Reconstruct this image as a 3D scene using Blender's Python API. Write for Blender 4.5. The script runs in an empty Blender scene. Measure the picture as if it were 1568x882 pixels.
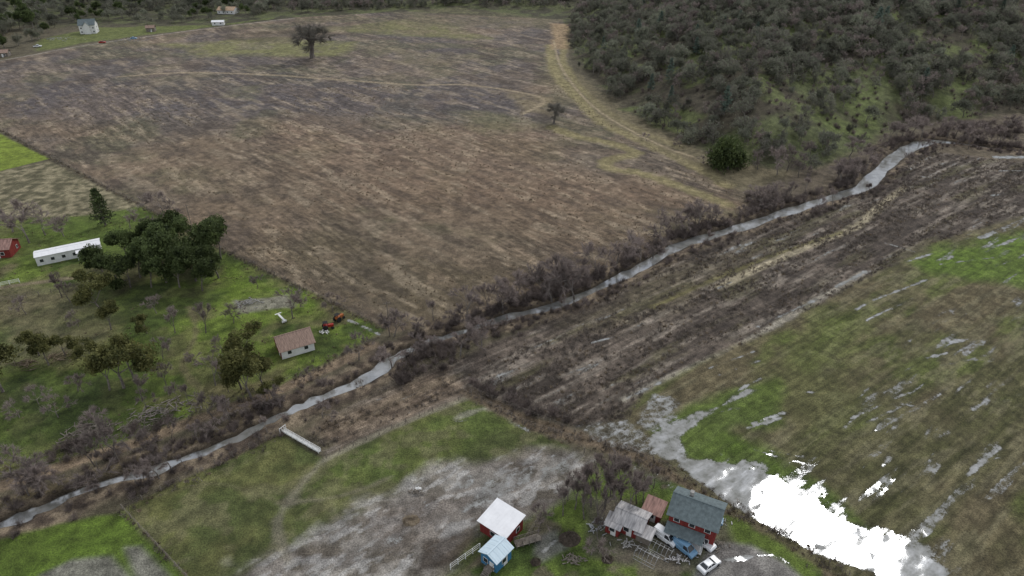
import bpy, math, random
import numpy as np
from mathutils import Vector, Matrix
rng=np.random.default_rng(7); random.seed(7)
R=math.radians
scene=bpy.context.scene
# ---------------------------------------------------------------- survey: drone 105 m up, pitched 31 deg
CH=105.0; CP=R(31); CF=1060.0
def G(u,v):
    x=(u-784)/CF; y=(441-v)/CF
    t=CH/(math.sin(CP)-y*math.cos(CP))
    return (t*x, t*(math.cos(CP)+y*math.sin(CP)))
def GP(pts): return [G(*p) for p in pts]
cam=bpy.data.cameras.new("camera"); co=bpy.data.objects.new("camera",cam); scene.collection.objects.link(co)
co.location=(0,0,CH); co.rotation_euler=(math.pi/2-CP,0,0)
cam.sensor_width=36; cam.lens=36*CF/1568; cam.clip_end=8000; cam.clip_start=1
scene.camera=co
# ---------------------------------------------------------------- light
SE=R(45); SA=R(33)
sd=Vector((math.sin(SA)*math.cos(SE),math.cos(SA)*math.cos(SE),math.sin(SE)))
sl=bpy.data.lights.new("sun","SUN"); sl.energy=1.5; sl.angle=R(10); sl.color=(1,.97,.93)
so=bpy.data.objects.new("sun",sl); scene.collection.objects.link(so)
so.rotation_euler=sd.to_track_quat('Z','Y').to_euler()
w=bpy.data.worlds.new("World"); scene.world=w; w.use_nodes=True
nt=w.node_tree; nt.nodes.clear()
out=nt.nodes.new('ShaderNodeOutputWorld'); bg=nt.nodes.new('ShaderNodeBackground'); bg.inputs[1].default_value=.115
sky=nt.nodes.new('ShaderNodeTexSky'); sky.sky_type='NISHITA'; sky.sun_disc=False; sky.sun_elevation=SE; sky.sun_rotation=SA
tc=nt.nodes.new('ShaderNodeTexCoord'); nz=nt.nodes.new('ShaderNodeTexNoise'); nz.inputs['Scale'].default_value=2.2; nz.inputs['Detail'].default_value=6
mr=nt.nodes.new('ShaderNodeMapRange'); mr.inputs[1].default_value=.35; mr.inputs[2].default_value=.6; mr.inputs[3].default_value=.4; mr.inputs[4].default_value=.95
mx=nt.nodes.new('ShaderNodeMixRGB'); mx.inputs[2].default_value=(6.9,7.1,7.5,1)
nt.links.new(tc.outputs['Generated'],nz.inputs['Vector']); nt.links.new(nz.outputs[0],mr.inputs[0]); nt.links.new(mr.outputs[0],mx.inputs[0])
nt.links.new(sky.outputs[0],mx.inputs[1]); nt.links.new(mx.outputs[0],bg.inputs[0]); nt.links.new(bg.outputs[0],out.inputs[0])
scene.view_settings.view_transform='Standard'; scene.view_settings.look='None'; scene.view_settings.exposure=0
# ---------------------------------------------------------------- numpy noise / distance fields
_T=rng.random((256,256))
def vn(x,y,s,seed=0):
    x=x/s+seed*17.31; y=y/s+seed*31.73
    xi=np.floor(x).astype(np.int64); yi=np.floor(y).astype(np.int64); fx=x-xi; fy=y-yi
    fx=fx*fx*(3-2*fx); fy=fy*fy*(3-2*fy)
    a=_T[xi&255,yi&255]; b=_T[(xi+1)&255,yi&255]; c=_T[xi&255,(yi+1)&255]; d=_T[(xi+1)&255,(yi+1)&255]
    return (a*(1-fx)+b*fx)*(1-fy)+(c*(1-fx)+d*fx)*fy
def fbm(x,y,s,seed=0,o=4):
    r=0;a=.5;n=0
    for i in range(o):
        r=r+a*vn(x,y,s/2**i,seed+i*3); n+=a; a*=.55
    return r/n
def sst(a,b,x):
    t=np.clip((x-a)/(b-a),0,1); return t*t*(3-2*t)
def _sdf(X,Y,poly):
    d=np.full(X.shape,1e12); ins=np.zeros(X.shape,bool); n=len(poly)
    for i in range(n):
        ax,ay=poly[i]; bx,by=poly[(i+1)%n]; ex=bx-ax; ey=by-ay
        px=X-ax; py=Y-ay
        t=np.clip((px*ex+py*ey)/(ex*ex+ey*ey+1e-9),0,1)
        d=np.minimum(d,(px-t*ex)**2+(py-t*ey)**2)
        if abs(ey)>1e-9:
            c=((ay>Y)!=(by>Y))&(X<ex*(Y-ay)/ey+ax); ins^=c
    d=np.sqrt(d); return np.where(ins,d,-d)
def sdf(X,Y,poly,m=30):
    xs=[p[0] for p in poly]; ys=[p[1] for p in poly]
    k=(X>min(xs)-m)&(X<max(xs)+m)&(Y>min(ys)-m)&(Y<max(ys)+m)
    r=np.full(X.shape,-float(m)); 
    if k.any(): r[k]=_sdf(X[k],Y[k],poly)
    return r
def pld(X,Y,line,ws=None,m=30):
    xs=[p[0] for p in line]; ys=[p[1] for p in line]
    k=(X>min(xs)-m)&(X<max(xs)+m)&(Y>min(ys)-m)&(Y<max(ys)+m)
    D=np.full(X.shape,1e3); W=np.ones(X.shape)
    if not k.any(): return D,W
    x=X[k];y=Y[k]; d=np.full(x.shape,1e12); wv=np.ones(x.shape)
    for i in range(len(line)-1):
        ax,ay=line[i]; bx,by=line[i+1]; ex=bx-ax; ey=by-ay
        px=x-ax; py=y-ay; t=np.clip((px*ex+py*ey)/(ex*ex+ey*ey+1e-9),0,1)
        q=(px-t*ex)**2+(py-t*ey)**2
        s=q<d; d=np.where(s,q,d)
        if ws is not None: wv=np.where(s,ws[i]*(1-t)+ws[i+1]*t,wv)
    D[k]=np.sqrt(d); W[k]=wv; return D,W
def densify(line,n=4,jit=0):
    L=[np.array(p,float) for p in line]; o=[]
    for i in range(len(L)-1):
        p0=L[max(i-1,0)];p1=L[i];p2=L[i+1];p3=L[min(i+2,len(L)-1)]
        for k in range(n):
            t=k/n; q=.5*((2*p1)+(p2-p0)*t+(2*p0-5*p1+4*p2-p3)*t*t+(-p0+3*p1-3*p2+p3)*t**3)
            o.append(tuple(q+rng.normal(0,jit,len(q))))
    o.append(tuple(L[-1])); return o
CK=[(-260,905,1.2),(0,803,1.4),(60,777,1.4),(130,746,1.3),(240,715,1.4),(310,690,1.2),(380,660,1.2),(430,633,1.2),(480,612,1.4),(560,577,1.7),(600,547,1.9),(640,528,1.6),(680,515,1.5),(760,487,1.7),(850,465,1.5),(930,432,1.8),(985,405,2.0),(1050,370,2.2),(1130,347,2.2),(1195,325,2.4),(1260,305,2.5),(1320,285,2.7),(1350,258,3.2),(1375,236,3.2),(1410,219,3.2),(1445,216,2.2),(1520,226,1.2),(1700,245,1.2)]
ck=densify([G(u,v)+(wd,) for u,v,wd in CK],4,0)
ck=[(x+random.uniform(-.5,.5),y+random.uniform(-.5,.5),wd*random.uniform(.65,1.15)) for x,y,wd in ck]
CKL=[(a,b) for a,b,c in ck]; CKW=[c for a,b,c in ck]
hillfoot=GP([(885,14),(866,55),(885,105),(950,165),(1040,215),(1120,250),(1240,266),(1310,240),(1360,205),(1420,190),(1490,184),(1568,170),(1760,150)])
HILL=hillfoot+[(1500,700),(2600,3200),(150,3200)]
def height(X,Y,creek=True):
    X=np.asarray(X,float); Y=np.asarray(Y,float)
    z=(fbm(X,Y,30,1,3)-.5)*.5
    z=z+(fbm(X,Y,3,5,2)-.5)*.12
    s=np.maximum(_sdf(X,Y,HILL),0)
    z=z+95*(1-np.exp(-s/330))*(.85+.3*fbm(X,Y,120,9,2))*sst(0,25,s)
    far=np.maximum(Y-640+.1*X,0)
    z=z+np.where(s>0,0,.09*far*sst(0,80,far))
    if creek:
        D,W=pld(X,Y,CKL,CKW,20)
        z=z-1.0*(1-sst(.6,1.7,D/W))
        z=z+.35*np.exp(-((D-W*2.6)/1.8)**2)
    return z
def hz(x,y): return float(height(np.array([x]),np.array([y]))[0])
# ---------------------------------------------------------------- ground sheet
def axis(segs):
    o=[segs[0][0]]
    for a,b,s0,s1 in segs:
        p=a
        while p<b-1e-6:
            t=(p-a)/(b-a); p+=s0+(s1-s0)*t; o.append(min(p,b))
    return np.unique(np.array(o))
xr=axis([(0,135,.5,.5),(135,520,.6,2.0),(520,3000,3,80)])
xs=np.concatenate([-xr[::-1],xr[1:]])
ys=axis([(-600,55,40,1.5),(55,210,.5,.55),(210,400,.6,1.1),(400,760,1.1,2.5),(760,3200,3,80)])
GX,GY=np.meshgrid(xs,ys); nx=len(xs); ny=len(ys)
X=GX.ravel(); Y=GY.ravel(); Z=height(X,Y)
def lin(c):
    c=np.array(c,float)/255
    return np.where(c<=.04045,c/12.92,((c+.055)/1.055)**2.4)
N1=fbm(X,Y,40,11,4); N2=fbm(X,Y,9,12,4); N3=fbm(X,Y,2.2,13,3)
RA=R(37); al=X*math.cos(RA)+Y*math.sin(RA); ac=-X*math.sin(RA)+Y*math.cos(RA)
ST=fbm(al/9,ac,1.6,14,3)
ST2=fbm(al/5,ac,5,15,3)
C=np.tile(lin((88,82,66)),(X.size,1)); WAT=np.zeros(X.size); STRAW=np.zeros(X.size); ROWS=np.zeros(X.size)
def mixc(m,c,op=1):
    global C
    m=(m*op)[:,None]; c=lin(c) if np.ndim(c)==1 else c
    C=C*(1-m)+c*m
def reg(pts,soft=1.5,amp=3,N=None):
    N=N2 if N is None else N
    s=sdf(X,Y,GP(pts)); return sst(-soft,soft,s+(N-.5)*2*amp)
def lin2(a,b,n): return lin(a)*(1-n[:,None])+lin(b)*n[:,None]
def line(pts,wd,soft=.5,amp=.6):
    D,_=pld(X,Y,densify(GP(pts),4)); return 1-sst(wd-soft,wd+soft,D+(N3-.5)*2*amp+(N2-.5)*amp)
m=sst(560,600,Y); mixc(m,lin2((66,64,50),(86,90,60),sst(.4,.65,N2)))
# big brown field
BF=[(-400,90),(0,93),(130,68),(300,45),(450,27),(620,18),(860,30),(872,60),(866,110),(905,165),(960,200),(1060,240),(1130,290),(1175,318),(1080,348),(985,388),(920,415),(850,445),(760,470),(680,497),(600,508),(560,492),(470,445),(360,392),(230,322),(100,250),(0,200),(-400,10)]
mBF=reg(BF,1.5,1.5)
g=sst(170,420,Y)
cA=lin2((103,91,75),(91,79,65),sst(.35,.65,N1)); cB=lin2((91,85,82),(106,96,87),sst(.35,.65,N1))
mixc(mBF,cA*(1-g[:,None])+cB*g[:,None])
mixc(mBF*sst(.5,.66,fbm(X,Y,60,21,4)),(124,107,87),.6)
mixc(mBF*sst(.52,.66,fbm(X,Y,32,22,4)),(90,88,66),.6)
mixc(mBF*sst(.54,.7,fbm(X,Y,18,23,4)),(77,68,62),.6)
mixc(reg([(0,130),(400,110),(830,150),(820,200),(500,170),(0,190)],15,25,N1)*mBF,(84,79,81),.6)
mixc(reg([(400,185),(800,200),(1020,300),(900,380),(650,330),(480,250)],15,25,N1)*mBF,(124,104,85),.6)
mixc(reg([(200,200),(420,230),(520,300),(400,340),(250,270)],12,20,N1)*mBF,(106,92,75),.5)
mixc(reg([(380,385),(500,340),(760,420),(640,500)],8,12,N1)*mBF,(94,85,66),.6)
mixc(reg([(700,320),(900,330),(980,370),(800,440)],10,14,N1)*mBF,(88,78,64),.5)
r2=R(-46); bl=X*math.cos(r2)+Y*math.sin(r2); bc=-X*math.sin(r2)+Y*math.cos(r2)
FS=fbm(bl/4,bc,3.2,27,3); FS2=fbm(bl/2,bc,7,28,3)
mixc(mBF*sst(.55,.7,FS),(152,138,117),.42); mixc(mBF*sst(.47,.33,FS),(74,66,58),.42); mixc(mBF*sst(.5,.68,FS2)*(1-g*.5),(132,115,95),.35)
STRAW=np.maximum(STRAW,mBF*(.3+.5*sst(.4,.62,fbm(X,Y,35,25,3))))
YG=(118,117,76)
def smooth_(m): 
    global STRAW
    STRAW=STRAW*(1-m*.8)
for pts,op,c in [([(240,68),(420,58),(560,62),(520,85),(300,88)],.8,YG),([(470,45),(600,32),(700,40),(760,60),(640,58),(540,52)],.75,(110,109,72)),
   ([(600,75),(760,85),(700,98),(620,95)],.5,(124,116,90)),([(330,52),(520,38),(460,60),(360,62)],.7,(76,68,54)),([(590,18),(700,12),(860,30),(780,45),(650,38)],.6,(104,98,76)),
   ([(330,130),(420,125),(400,160),(340,150)],.45,(112,110,80)),([(680,170),(740,165),(830,190),(760,200)],.55,(106,103,74)),([(560,118),(620,112),(700,122),(650,130)],.35,(120,107,92)),([(780,140),(850,150),(840,175),(790,170)],.6,(128,116,88))]:
    m=reg(pts,6,14,N1)*(.5+.5*sst(.4,.6,N2)); mixc(m,c,op); smooth_(m)
m=line([(180,118),(260,112),(360,112),(450,117),(560,125),(640,130),(720,130),(830,150),(800,175)],1.3,.8); mixc(m,(148,134,110),.8); smooth_(m)
m=line([(0,112),(100,113),(200,104),(330,100),(480,104)],.8,.8); mixc(m,(74,65,60),.6); smooth_(m)
for pts,wd in [([(846,195),(880,208),(930,218),(975,235),(930,245),(935,258),(985,266),(1040,285),(1110,312)],1.8),([(842,70),(850,110),(885,150),(920,185),(1000,225),(1080,262),(1110,282)],2.2),
    ([(870,60),(862,95),(905,150),(960,190),(1040,225)],1.4)]:
    m=line(pts,wd+1.2,1.8,2.0); mixc(m,(132,123,88),.85); smooth_(m)
m=reg([(880,110),(960,170),(1080,235),(1200,262),(1300,245),(1250,285),(1150,300),(1050,250),(930,190)],3,5); mixc(m,(112,103,80),.6); smooth_(m)
mixc(reg([(845,35),(875,38),(870,75),(845,75)],3,3),(148,127,98),.8)
m=line([(848,62),(858,100),(890,145),(935,182),(1010,222),(1060,240)],.8,.5); mixc(m,(152,138,112),.75)
mixc(line([(-40,98),(0,93),(130,70),(300,46),(450,28)],1.2,.6),(148,142,128),.6)
mixc(reg([(60,60),(150,42),(330,38),(420,28),(300,44),(130,66),(60,78)],3,4),(98,108,54),.7)
# hill floor
sH=sdf(X,Y,HILL,60); mH=sst(-3,6,sH+(N2-.5)*12)
mixc(mH,lin2((70,65,53),(86,91,60),sst(.42,.6,fbm(X,Y,28,31,4))))
mixc(mH*(Y<520)*sst(.55,.68,fbm(X,Y,24,35,3)),(98,108,62),.6)
mixc(reg([(1120,300),(1300,240),(1420,190),(1600,170),(1800,200),(1800,420),(1568,330),(1430,370),(1330,420)],3,4),lin2((84,76,67),(106,96,79),N2),1)
# weedy strip
WD=[(505,640),(600,585),(700,550),(860,478),(960,430),(1060,385),(1200,335),(1320,300),(1370,262),(1420,232),(1568,250),(1750,240),(1750,300),(1568,330),(1430,372),(1330,425),(1180,508),(1000,590),(960,640),(880,655),(720,600),(500,700),(470,670)]
mWD=reg(WD,1.5,1.5)
mixc(mWD,lin2((78,70,63),(116,105,94),sst(.35,.68,N2*.5+ST*.5)))
mixc(mWD*sst(.52,.62,ST),(140,131,119),.55)
mixc(mWD*sst(.55,.75,ST2),(94,91,62),.5)
mixc(reg([(860,500),(1050,400),(1200,360),(1000,480)],6,10)*mWD,(96,90,64),.4)
ROWS=np.maximum(ROWS,mWD*.8); STRAW=np.maximum(STRAW,mWD*.3)
mixc(reg([(500,640),(690,560),(715,600),(520,690),(470,660)],2,3),lin2((102,87,74),(138,123,104),N3),.8)
mixc(line([(1100,440),(1180,402),(1260,368),(1315,345),(1340,320),(1385,288)],1.4,.8),(172,161,135),.9)
mixc(line([(1000,470),(1100,425),(1200,385),(1290,355)],.8,.8),(118,112,74),.8)
mixc(line([(955,612),(1010,585),(1110,540),(1225,475),(1320,418)],1.0,.7),(162,155,140),.85)
D,W_=pld(X,Y,CKL,CKW); mixc(1-sst(4,8,D+(N2-.5)*6),lin2((86,75,65),(124,111,93),sst(.3,.7,N3))); mixc(1-sst(1,1.9,D/W_),(60,53,44),.9)
# left farm
LF=[(-500,330),(0,335),(150,325),(215,318),(360,392),(470,447),(590,505),(560,520),(480,565),(400,600),(290,640),(190,680),(60,715),(-400,800)]
mLF=reg(LF,1.2,1.2)
mixc(mLF,lin2((66,79,36),(94,109,46),sst(.35,.65,N2)))
mixc(mLF*sst(.5,.62,fbm(X,Y,7,43,4)),(106,104,66),.55)
mixc(mLF*sst(.52,.68,fbm(X,Y,18,41,4)),(100,91,68),.75)
mixc(reg([(0,440),(120,440),(200,500),(100,560),(0,560)],4,6)*mLF,(98,92,70),.7)
mixc(reg([(0,590),(120,570),(240,590),(190,660),(0,700)],4,6)*mLF,(56,66,36),.6)  # dark shadow patch painted into the grass colour
mixc(reg([(130,430),(340,440),(300,480),(150,500)],3,4)*mLF,(60,66,38),.5)  # shadow cast below the evergreen cluster, painted into the ground colour
mixc(reg([(350,400),(480,455),(500,480),(380,500),(330,470)],3,5)*mLF,(98,118,42),.6)
mixc(reg([(360,462),(440,452),(450,470),(370,478)],1,2),(128,122,114),.8)
mixc(line([(0,440),(60,432),(110,425)],1.2),(124,112,92),.8)
mixc(line([(290,470),(300,510),(280,560),(310,600)],.8),(104,96,72),.6)
mixc(reg([(-300,262),(0,262),(75,247),(215,316),(150,330),(0,335),(-300,340)],1,1),lin2((96,92,70),(128,120,96),sst(.3,.7,N3)))
mixc(reg([(-300,120),(0,205),(75,243),(0,262),(-300,320)],.6,.4),lin2((102,116,46),(118,132,52),N1))
mixc(reg([(30,345),(215,318),(250,345),(220,390),(30,400)],2,3),(82,98,42),.8)
mixc(line([(0,745),(100,712),(220,672),(330,632),(410,604),(500,565),(570,530)],1.8,.8),(134,117,97),.85)
mixc(line([(0,775),(120,735),(260,690),(360,650)],1.3,.8),(104,95,70),.7)
# paddock
PD=[(185,782),(432,665),(498,702),(722,607),(800,650),(870,682),(905,715),(870,770),(800,800),(700,882),(650,1000),(230,1000),(285,882)]
mPD=reg(PD,.6,.5)
mixc(mPD,lin2((74,81,46),(98,99,60),sst(.35,.65,N2)))
mixc(reg([(500,712),(720,612),(790,650),(640,740),(520,760),(450,770)],2,3),(84,99,46),.5)
mixc(mPD*sst(.5,.62,fbm(X,Y,5,53,4)),(114,109,82),.45)
MUD=[(590,760),(690,715),(800,680),(880,685),(912,720),(860,785),(730,830),(680,882),(650,1000),(300,1000),(360,870),(500,800)]
mMUD=reg(MUD,3,6)
mixc(mMUD,lin2((108,101,94),(140,135,127),sst(.3,.7,N2)))
mixc(mMUD*sst(.52,.6,fbm(X,Y,3.2,51,4)),(82,75,63),.65)
mixc(mMUD*sst(.54,.6,fbm(al/2.5,ac,1.3,54,3)),(164,162,158),.6)
mixc(reg([(560,795),(640,760),(720,770),(650,830),(590,850)],2,4),(114,105,97),.6)
mixc(reg([(650,830),(735,800),(735,830),(700,860),(640,875)],.8,2),(66,57,49),.8)
mixc(line([(495,706),(455,750),(425,800),(440,860)],.7,.8,1),(134,128,112),.6)
mixc(line([(425,770),(520,760),(600,730)],.3,.6,.6),(130,123,106),.5)
mixc(line([(500,703),(600,655),(722,606)],.7,.5,.3),(148,142,122),.7)
mixc(line([(700,640),(740,625),(770,632),(790,650)],.7,.5,.8),(150,146,132),.6)
mixc(line([(240,760),(330,740),(430,770)],.3,.5,.5),(112,108,80),.5)
# SW field
mixc(reg([(-300,830),(0,825),(90,800),(185,784),(283,882),(300,1000),(-300,1000)],.7,.7),lin2((74,89,36),(92,113,44),sst(.3,.7,N2)))
for p in [[(190,838),(215,836),(262,882),(225,900),(205,882)],[(60,882),(110,858),(170,852),(215,900),(60,930)]]:
    mm=reg(p,.8,.8); mixc(mm,(116,114,105),.95)
# homestead
HS=[(690,882),(740,862),(800,800),(870,760),(905,712),(1000,705),(1110,765),(1260,868),(1330,1000),(600,1000)]
mHS=reg(HS,1,1); mixc(mHS,lin2((62,77,36),(88,103,46),sst(.3,.65,N2)))
mixc(mHS*sst(.5,.62,fbm(X,Y,5,61,4)),(92,84,71),.8)
mixc(reg([(900,770),(960,770),(1000,800),(1110,800),(1130,850),(1040,882),(960,860),(900,850)],1,2),(96,89,80),.7)
mixc(reg([(1095,830),(1150,836),(1200,862),(1245,900),(1090,1000),(1060,882)],.8,.7),(126,122,118),.95)
mixc(reg([(820,820),(850,812),(870,840),(830,862),(815,850)],.8,.8),(116,114,110),.8)
mixc(line([(720,600),(800,642),(880,668),(990,705),(1090,762),(1200,820),(1270,868),(1340,930)],2.0,.8,1),(104,91,75),.9)
# right field
RF=[(965,628),(1000,592),(1180,508),(1330,425),(1430,372),(1568,330),(1800,240),(1800,1000),(1360,1000),(1260,862),(1100,765),(1000,702),(965,660)]
mRF=reg(RF,1.5,2)
mixc(mRF,lin2((76,76,48),(104,99,72),sst(.3,.7,.5*N2+.5*ST)))
mixc(mRF*sst(.42,.6,fbm(al/3,ac,14,71,4)),(102,92,71),.75)
mixc(mRF*sst(.56,.7,fbm(al/3,ac,10,72,4)),(88,99,48),.6)
mixc(mRF*sst(.53,.62,fbm(al/5,ac,1.8,74,3)),(126,120,94),.4)
ROWS=np.maximum(ROWS,mRF*.7)
mixc(reg([(1000,660),(1080,610),(1190,580),(1200,650),(1130,660),(1260,740),(1330,810),(1240,770),(1060,705)],2,3),(84,107,39),.72)
mixc(reg([(1180,520),(1280,470),(1340,480),(1300,540),(1200,560)],6,8),(90,104,46),.5)
mixc(reg([(1400,400),(1568,345),(1700,330),(1700,420),(1568,440),(1440,420)],4,6),(91,114,42),.8)
mixc(reg([(1150,560),(1290,560),(1340,640),(1250,690),(1180,620)],6,6),(86,97,46),.4)
def wet(m,v): 
    global WAT
    WAT=np.maximum(WAT,m*v)
wet(reg([(1040,700),(1075,704),(1120,708),(1185,724),(1240,752),(1268,786),(1330,812),(1400,838),(1450,872),(1475,1000),(1400,1000),(1340,880),(1256,846),(1178,808),(1100,757),(1040,716)],1.2,1.4),.9)
wet(reg([(1100,690),(1200,715),(1270,745),(1300,790),(1400,822),(1475,870),(1490,1000),(1430,1000),(1380,850),(1250,800),(1100,720)],1.5,2.5)*(.45+.55*sst(.4,.6,ST)),.66)
wet(reg([(1000,665),(1030,650),(1050,640),(1075,628),(1110,615),(1150,592),(1158,598),(1120,620),(1070,645),(1040,668),(1050,695),(1060,712),(1010,705),(992,682)],1.2,1.6),.7)
wet(reg([(975,625),(1000,600),(1030,600),(1045,618),(1030,650),(1000,665),(975,650)],1.6,2.2),.56)
def strk(pts,wd,v=.76,amp=.5):
    wet(line(pts,wd*.62,.7,amp)*(.5+.5*sst(.3,.5,N2)),v)
for pts,wd in [([(1085,565),(1155,538)],.7),([(1100,575),(1165,552)],.5),([(1130,598),(1165,580)],.6),([(1310,474),(1350,455),(1420,428)],.8),([(1328,490),(1385,462)],1.0),([(1350,480),(1400,455)],.5),
   ([(1320,650),(1395,615)],.6),([(1305,640),(1350,620)],.6),([(1340,660),(1402,625)],.7),([(1370,610),(1395,600)],.6),([(1490,628),(1520,608)],1.1),([(1482,728),(1530,685)],1.1),([(1500,712),(1530,700)],.7),
   ([(1540,615),(1568,600)],.6),([(1105,630),(1130,625)],.8),([(1135,658),(1195,640)],1.0),([(1150,650),(1200,632)],.9),([(1455,525),(1480,520)],1.2),([(1420,548),(1450,540)],.9),([(1440,560),(1510,545)],.6),([(1490,550),(1515,552)],.9),
   ([(1230,600),(1262,600)],.6),([(1380,618),(1400,622)],.8),([(960,610),(1010,586)],.9),([(1100,442),(1120,432)],.8),([(1280,440),(1325,415)],1.2),([(1160,500),(1250,458)],1.0),([(1500,365),(1560,340)],1.6),([(1510,385),(1568,360)],1.1),
   ([(1390,400),(1430,388)],1.0),([(1355,372),(1400,385)],.9),([(1525,241),(1570,241)],3.0),([(1530,262),(1568,262)],1.2),([(1410,270),(1450,275)],1.0),([(1520,300),(1560,290)],1.0),([(905,525),(940,515)],.8),([(1190,385),(1220,375)],.5),
   ([(535,490),(580,512)],1.2),([(700,645),(770,632)],.5),([(790,650),(812,660)],.8),([(1130,672),(1160,690),(1240,712)],.6),([(1180,690),(1230,700)],.7),([(1110,858),(1180,850),(1205,862)],.9),([(830,845),(848,830)],.7),([(1440,405),(1520,395)],.7)]:
    strk(pts,wd)
wet(mRF*sst(.52,.7,fbm(al/6,ac,2.0,81,3))*sst(.52,.66,fbm(al/2,ac,22,82,3)),.54)
wet(reg([(1290,640),(1400,590),(1568,560),(1568,640),(1400,700)],6,6)*sst(.55,.7,ST),.5)
wet(mWD*sst(.6,.72,ST)*sst(.4,.6,fbm(X,Y,30,85,3)),.52)
wet(reg([(860,648),(960,640),(1010,680),(1010,705),(930,690)],1.5,2),.5)
wet(reg([(640,740),(800,690),(890,690),(880,760),(740,800),(600,850),(560,840)],4,4)*sst(.35,.6,fbm(al/2,ac,3,86,3)),.5)
wet(reg([(940,705),(1000,712),(1080,765),(1060,770),(960,725)],1,1)*.9,.4)
WAT[D<6]*=0.0
C*=(.8+.42*sst(.3,.7,N3))[:,None]*1.05
me=bpy.data.meshes.new("ground")
me.vertices.add(X.size); me.vertices.foreach_set('co',np.stack([X,Y,Z],1).astype(np.float32).ravel())
ii=np.arange(nx*ny).reshape(ny,nx); q=np.stack([ii[:-1,:-1],ii[:-1,1:],ii[1:,1:],ii[1:,:-1]],-1).reshape(-1,4)
me.loops.add(q.size); me.loops.foreach_set('vertex_index',q.ravel().astype(np.int32))
me.polygons.add(len(q)); me.polygons.foreach_set('loop_start',(np.arange(len(q))*4).astype(np.int32))
me.update(); me.polygons.foreach_set('use_smooth',np.ones(len(q),bool))
def cattr(n,a):
    t=me.color_attributes.new(n,'FLOAT_COLOR','POINT'); t.data.foreach_set('color',np.concatenate([a,np.ones((len(a),1))],1).astype(np.float32).ravel())
cattr('col',C); cattr('msk',np.stack([WAT,STRAW,ROWS],1))
ground=bpy.data.objects.new("ground",me); scene.collection.objects.link(ground)
# ---------------------------------------------------------------- node helper
class NT:
    def __init__(s,name):
        s.m=bpy.data.materials.new(name); s.m.use_nodes=True; s.t=s.m.node_tree; s.t.nodes.clear()
    def n(s,t,**k):
        a=s.t.nodes.new(t)
        for kk,v in k.items(): setattr(a,kk,v)
        return a
    def set(s,sock,v):
        if isinstance(v,bpy.types.NodeSocket): s.t.links.new(v,sock)
        else: sock.default_value=v
    def math(s,op,a,b=0,c=0):
        n=s.n('ShaderNodeMath',operation=op); s.set(n.inputs[0],a); s.set(n.inputs[1],b); s.set(n.inputs[2],c); return n.outputs[0]
    def noise(s,vec,sc,det=4,ro=.6):
        n=s.n('ShaderNodeTexNoise'); s.set(n.inputs['Vector'],vec); n.inputs['Scale'].default_value=sc; n.inputs['Detail'].default_value=det; n.inputs['Roughness'].default_value=ro; return n.outputs[0]
    def rng(s,v,a,b,c=0,d=1):
        n=s.n('ShaderNodeMapRange'); s.set(n.inputs[0],v)
        for i,x in enumerate((a,b,c,d)): s.set(n.inputs[i+1],x)
        return n.outputs[0]
    def mix(s,f,a,b,mode='MIX'):
        n=s.n('ShaderNodeMixRGB',blend_type=mode); s.set(n.inputs[0],f); s.set(n.inputs[1],a); s.set(n.inputs[2],b); return n.outputs[0]
    def vscale(s,c,f):
        n=s.n('ShaderNodeVectorMath',operation='SCALE'); s.set(n.inputs[0],c); s.set(n.inputs['Scale'],f); return n.outputs[0]
def water_shader(k,vec,silt_sheen=(.2,.2,.19,1),gl=.5,rough=.12,bs=.04):
    d=k.n('ShaderNodeBsdfDiffuse'); k.set(d.inputs['Color'],silt_sheen)  # pale diffuse colour: muddy water plus painted-in sky reflection
    g=k.n('ShaderNodeBsdfGlossy'); g.inputs[0].default_value=(.92,.95,1,1); g.inputs['Roughness'].default_value=rough
    b=k.n('ShaderNodeBump'); b.inputs['Strength'].default_value=bs; b.inputs['Distance'].default_value=.05
    k.set(b.inputs['Height'],k.noise(vec,1.5,2)); k.set(g.inputs['Normal'],b.outputs[0])
    m=k.n('ShaderNodeMixShader'); k.set(m.inputs[0],gl); k.set(m.inputs[1],d.outputs[0]); k.set(m.inputs[2],g.outputs[0]); return m.outputs[0]
k=NT('ground_mat')
pos=k.n('ShaderNodeNewGeometry').outputs['Position']
col=k.n('ShaderNodeAttribute',attribute_name='col').outputs['Color']
sep=k.n('ShaderNodeSeparateColor'); k.set(sep.inputs[0],k.n('ShaderNodeAttribute',attribute_name='msk').outputs['Color'])
WA,SW,RO=sep.outputs[0],sep.outputs[1],sep.outputs[2]
def dot(v):
    n=k.n('ShaderNodeVectorMath',operation='DOT_PRODUCT'); k.set(n.inputs[0],pos); n.inputs[1].default_value=v; return n.outputs['Value']
def aniso(deg,sa,sc_,scale,det=4,ro=.6):
    t=R(deg); cx=k.n('ShaderNodeCombineXYZ'); k.set(cx.inputs[0],k.math('MULTIPLY',dot((math.cos(t),math.sin(t),0)),sa)); k.set(cx.inputs[1],k.math('MULTIPLY',dot((-math.sin(t),math.cos(t),0)),sc_)); return k.noise(cx.outputs[0],scale,det,ro)
rown=aniso(37,.12,1,.9,4)
n_t=aniso(-46,.16,.8,.75,5,.7)
n_t2=aniso(-20,.35,.9,.35,5,.75)
glv=aniso(37,.3,1,.32,5,.65)
n_f=k.noise(pos,3.2,5,.7); n_m=k.noise(pos,.55,5,.65)
f=k.math('MULTIPLY',k.rng(n_f,.3,.7,.4,1.6),k.rng(n_m,.3,.7,.65,1.35))
c1=k.vscale(col,f)
c1=k.mix(k.math('MULTIPLY',RO,k.rng(rown,.42,.62)),c1,k.vscale(c1,.5))
c1=k.mix(k.math('MULTIPLY',SW,k.rng(n_t,.5,.62,0,.8)),c1,k.vscale(c1,1.7))
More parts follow.
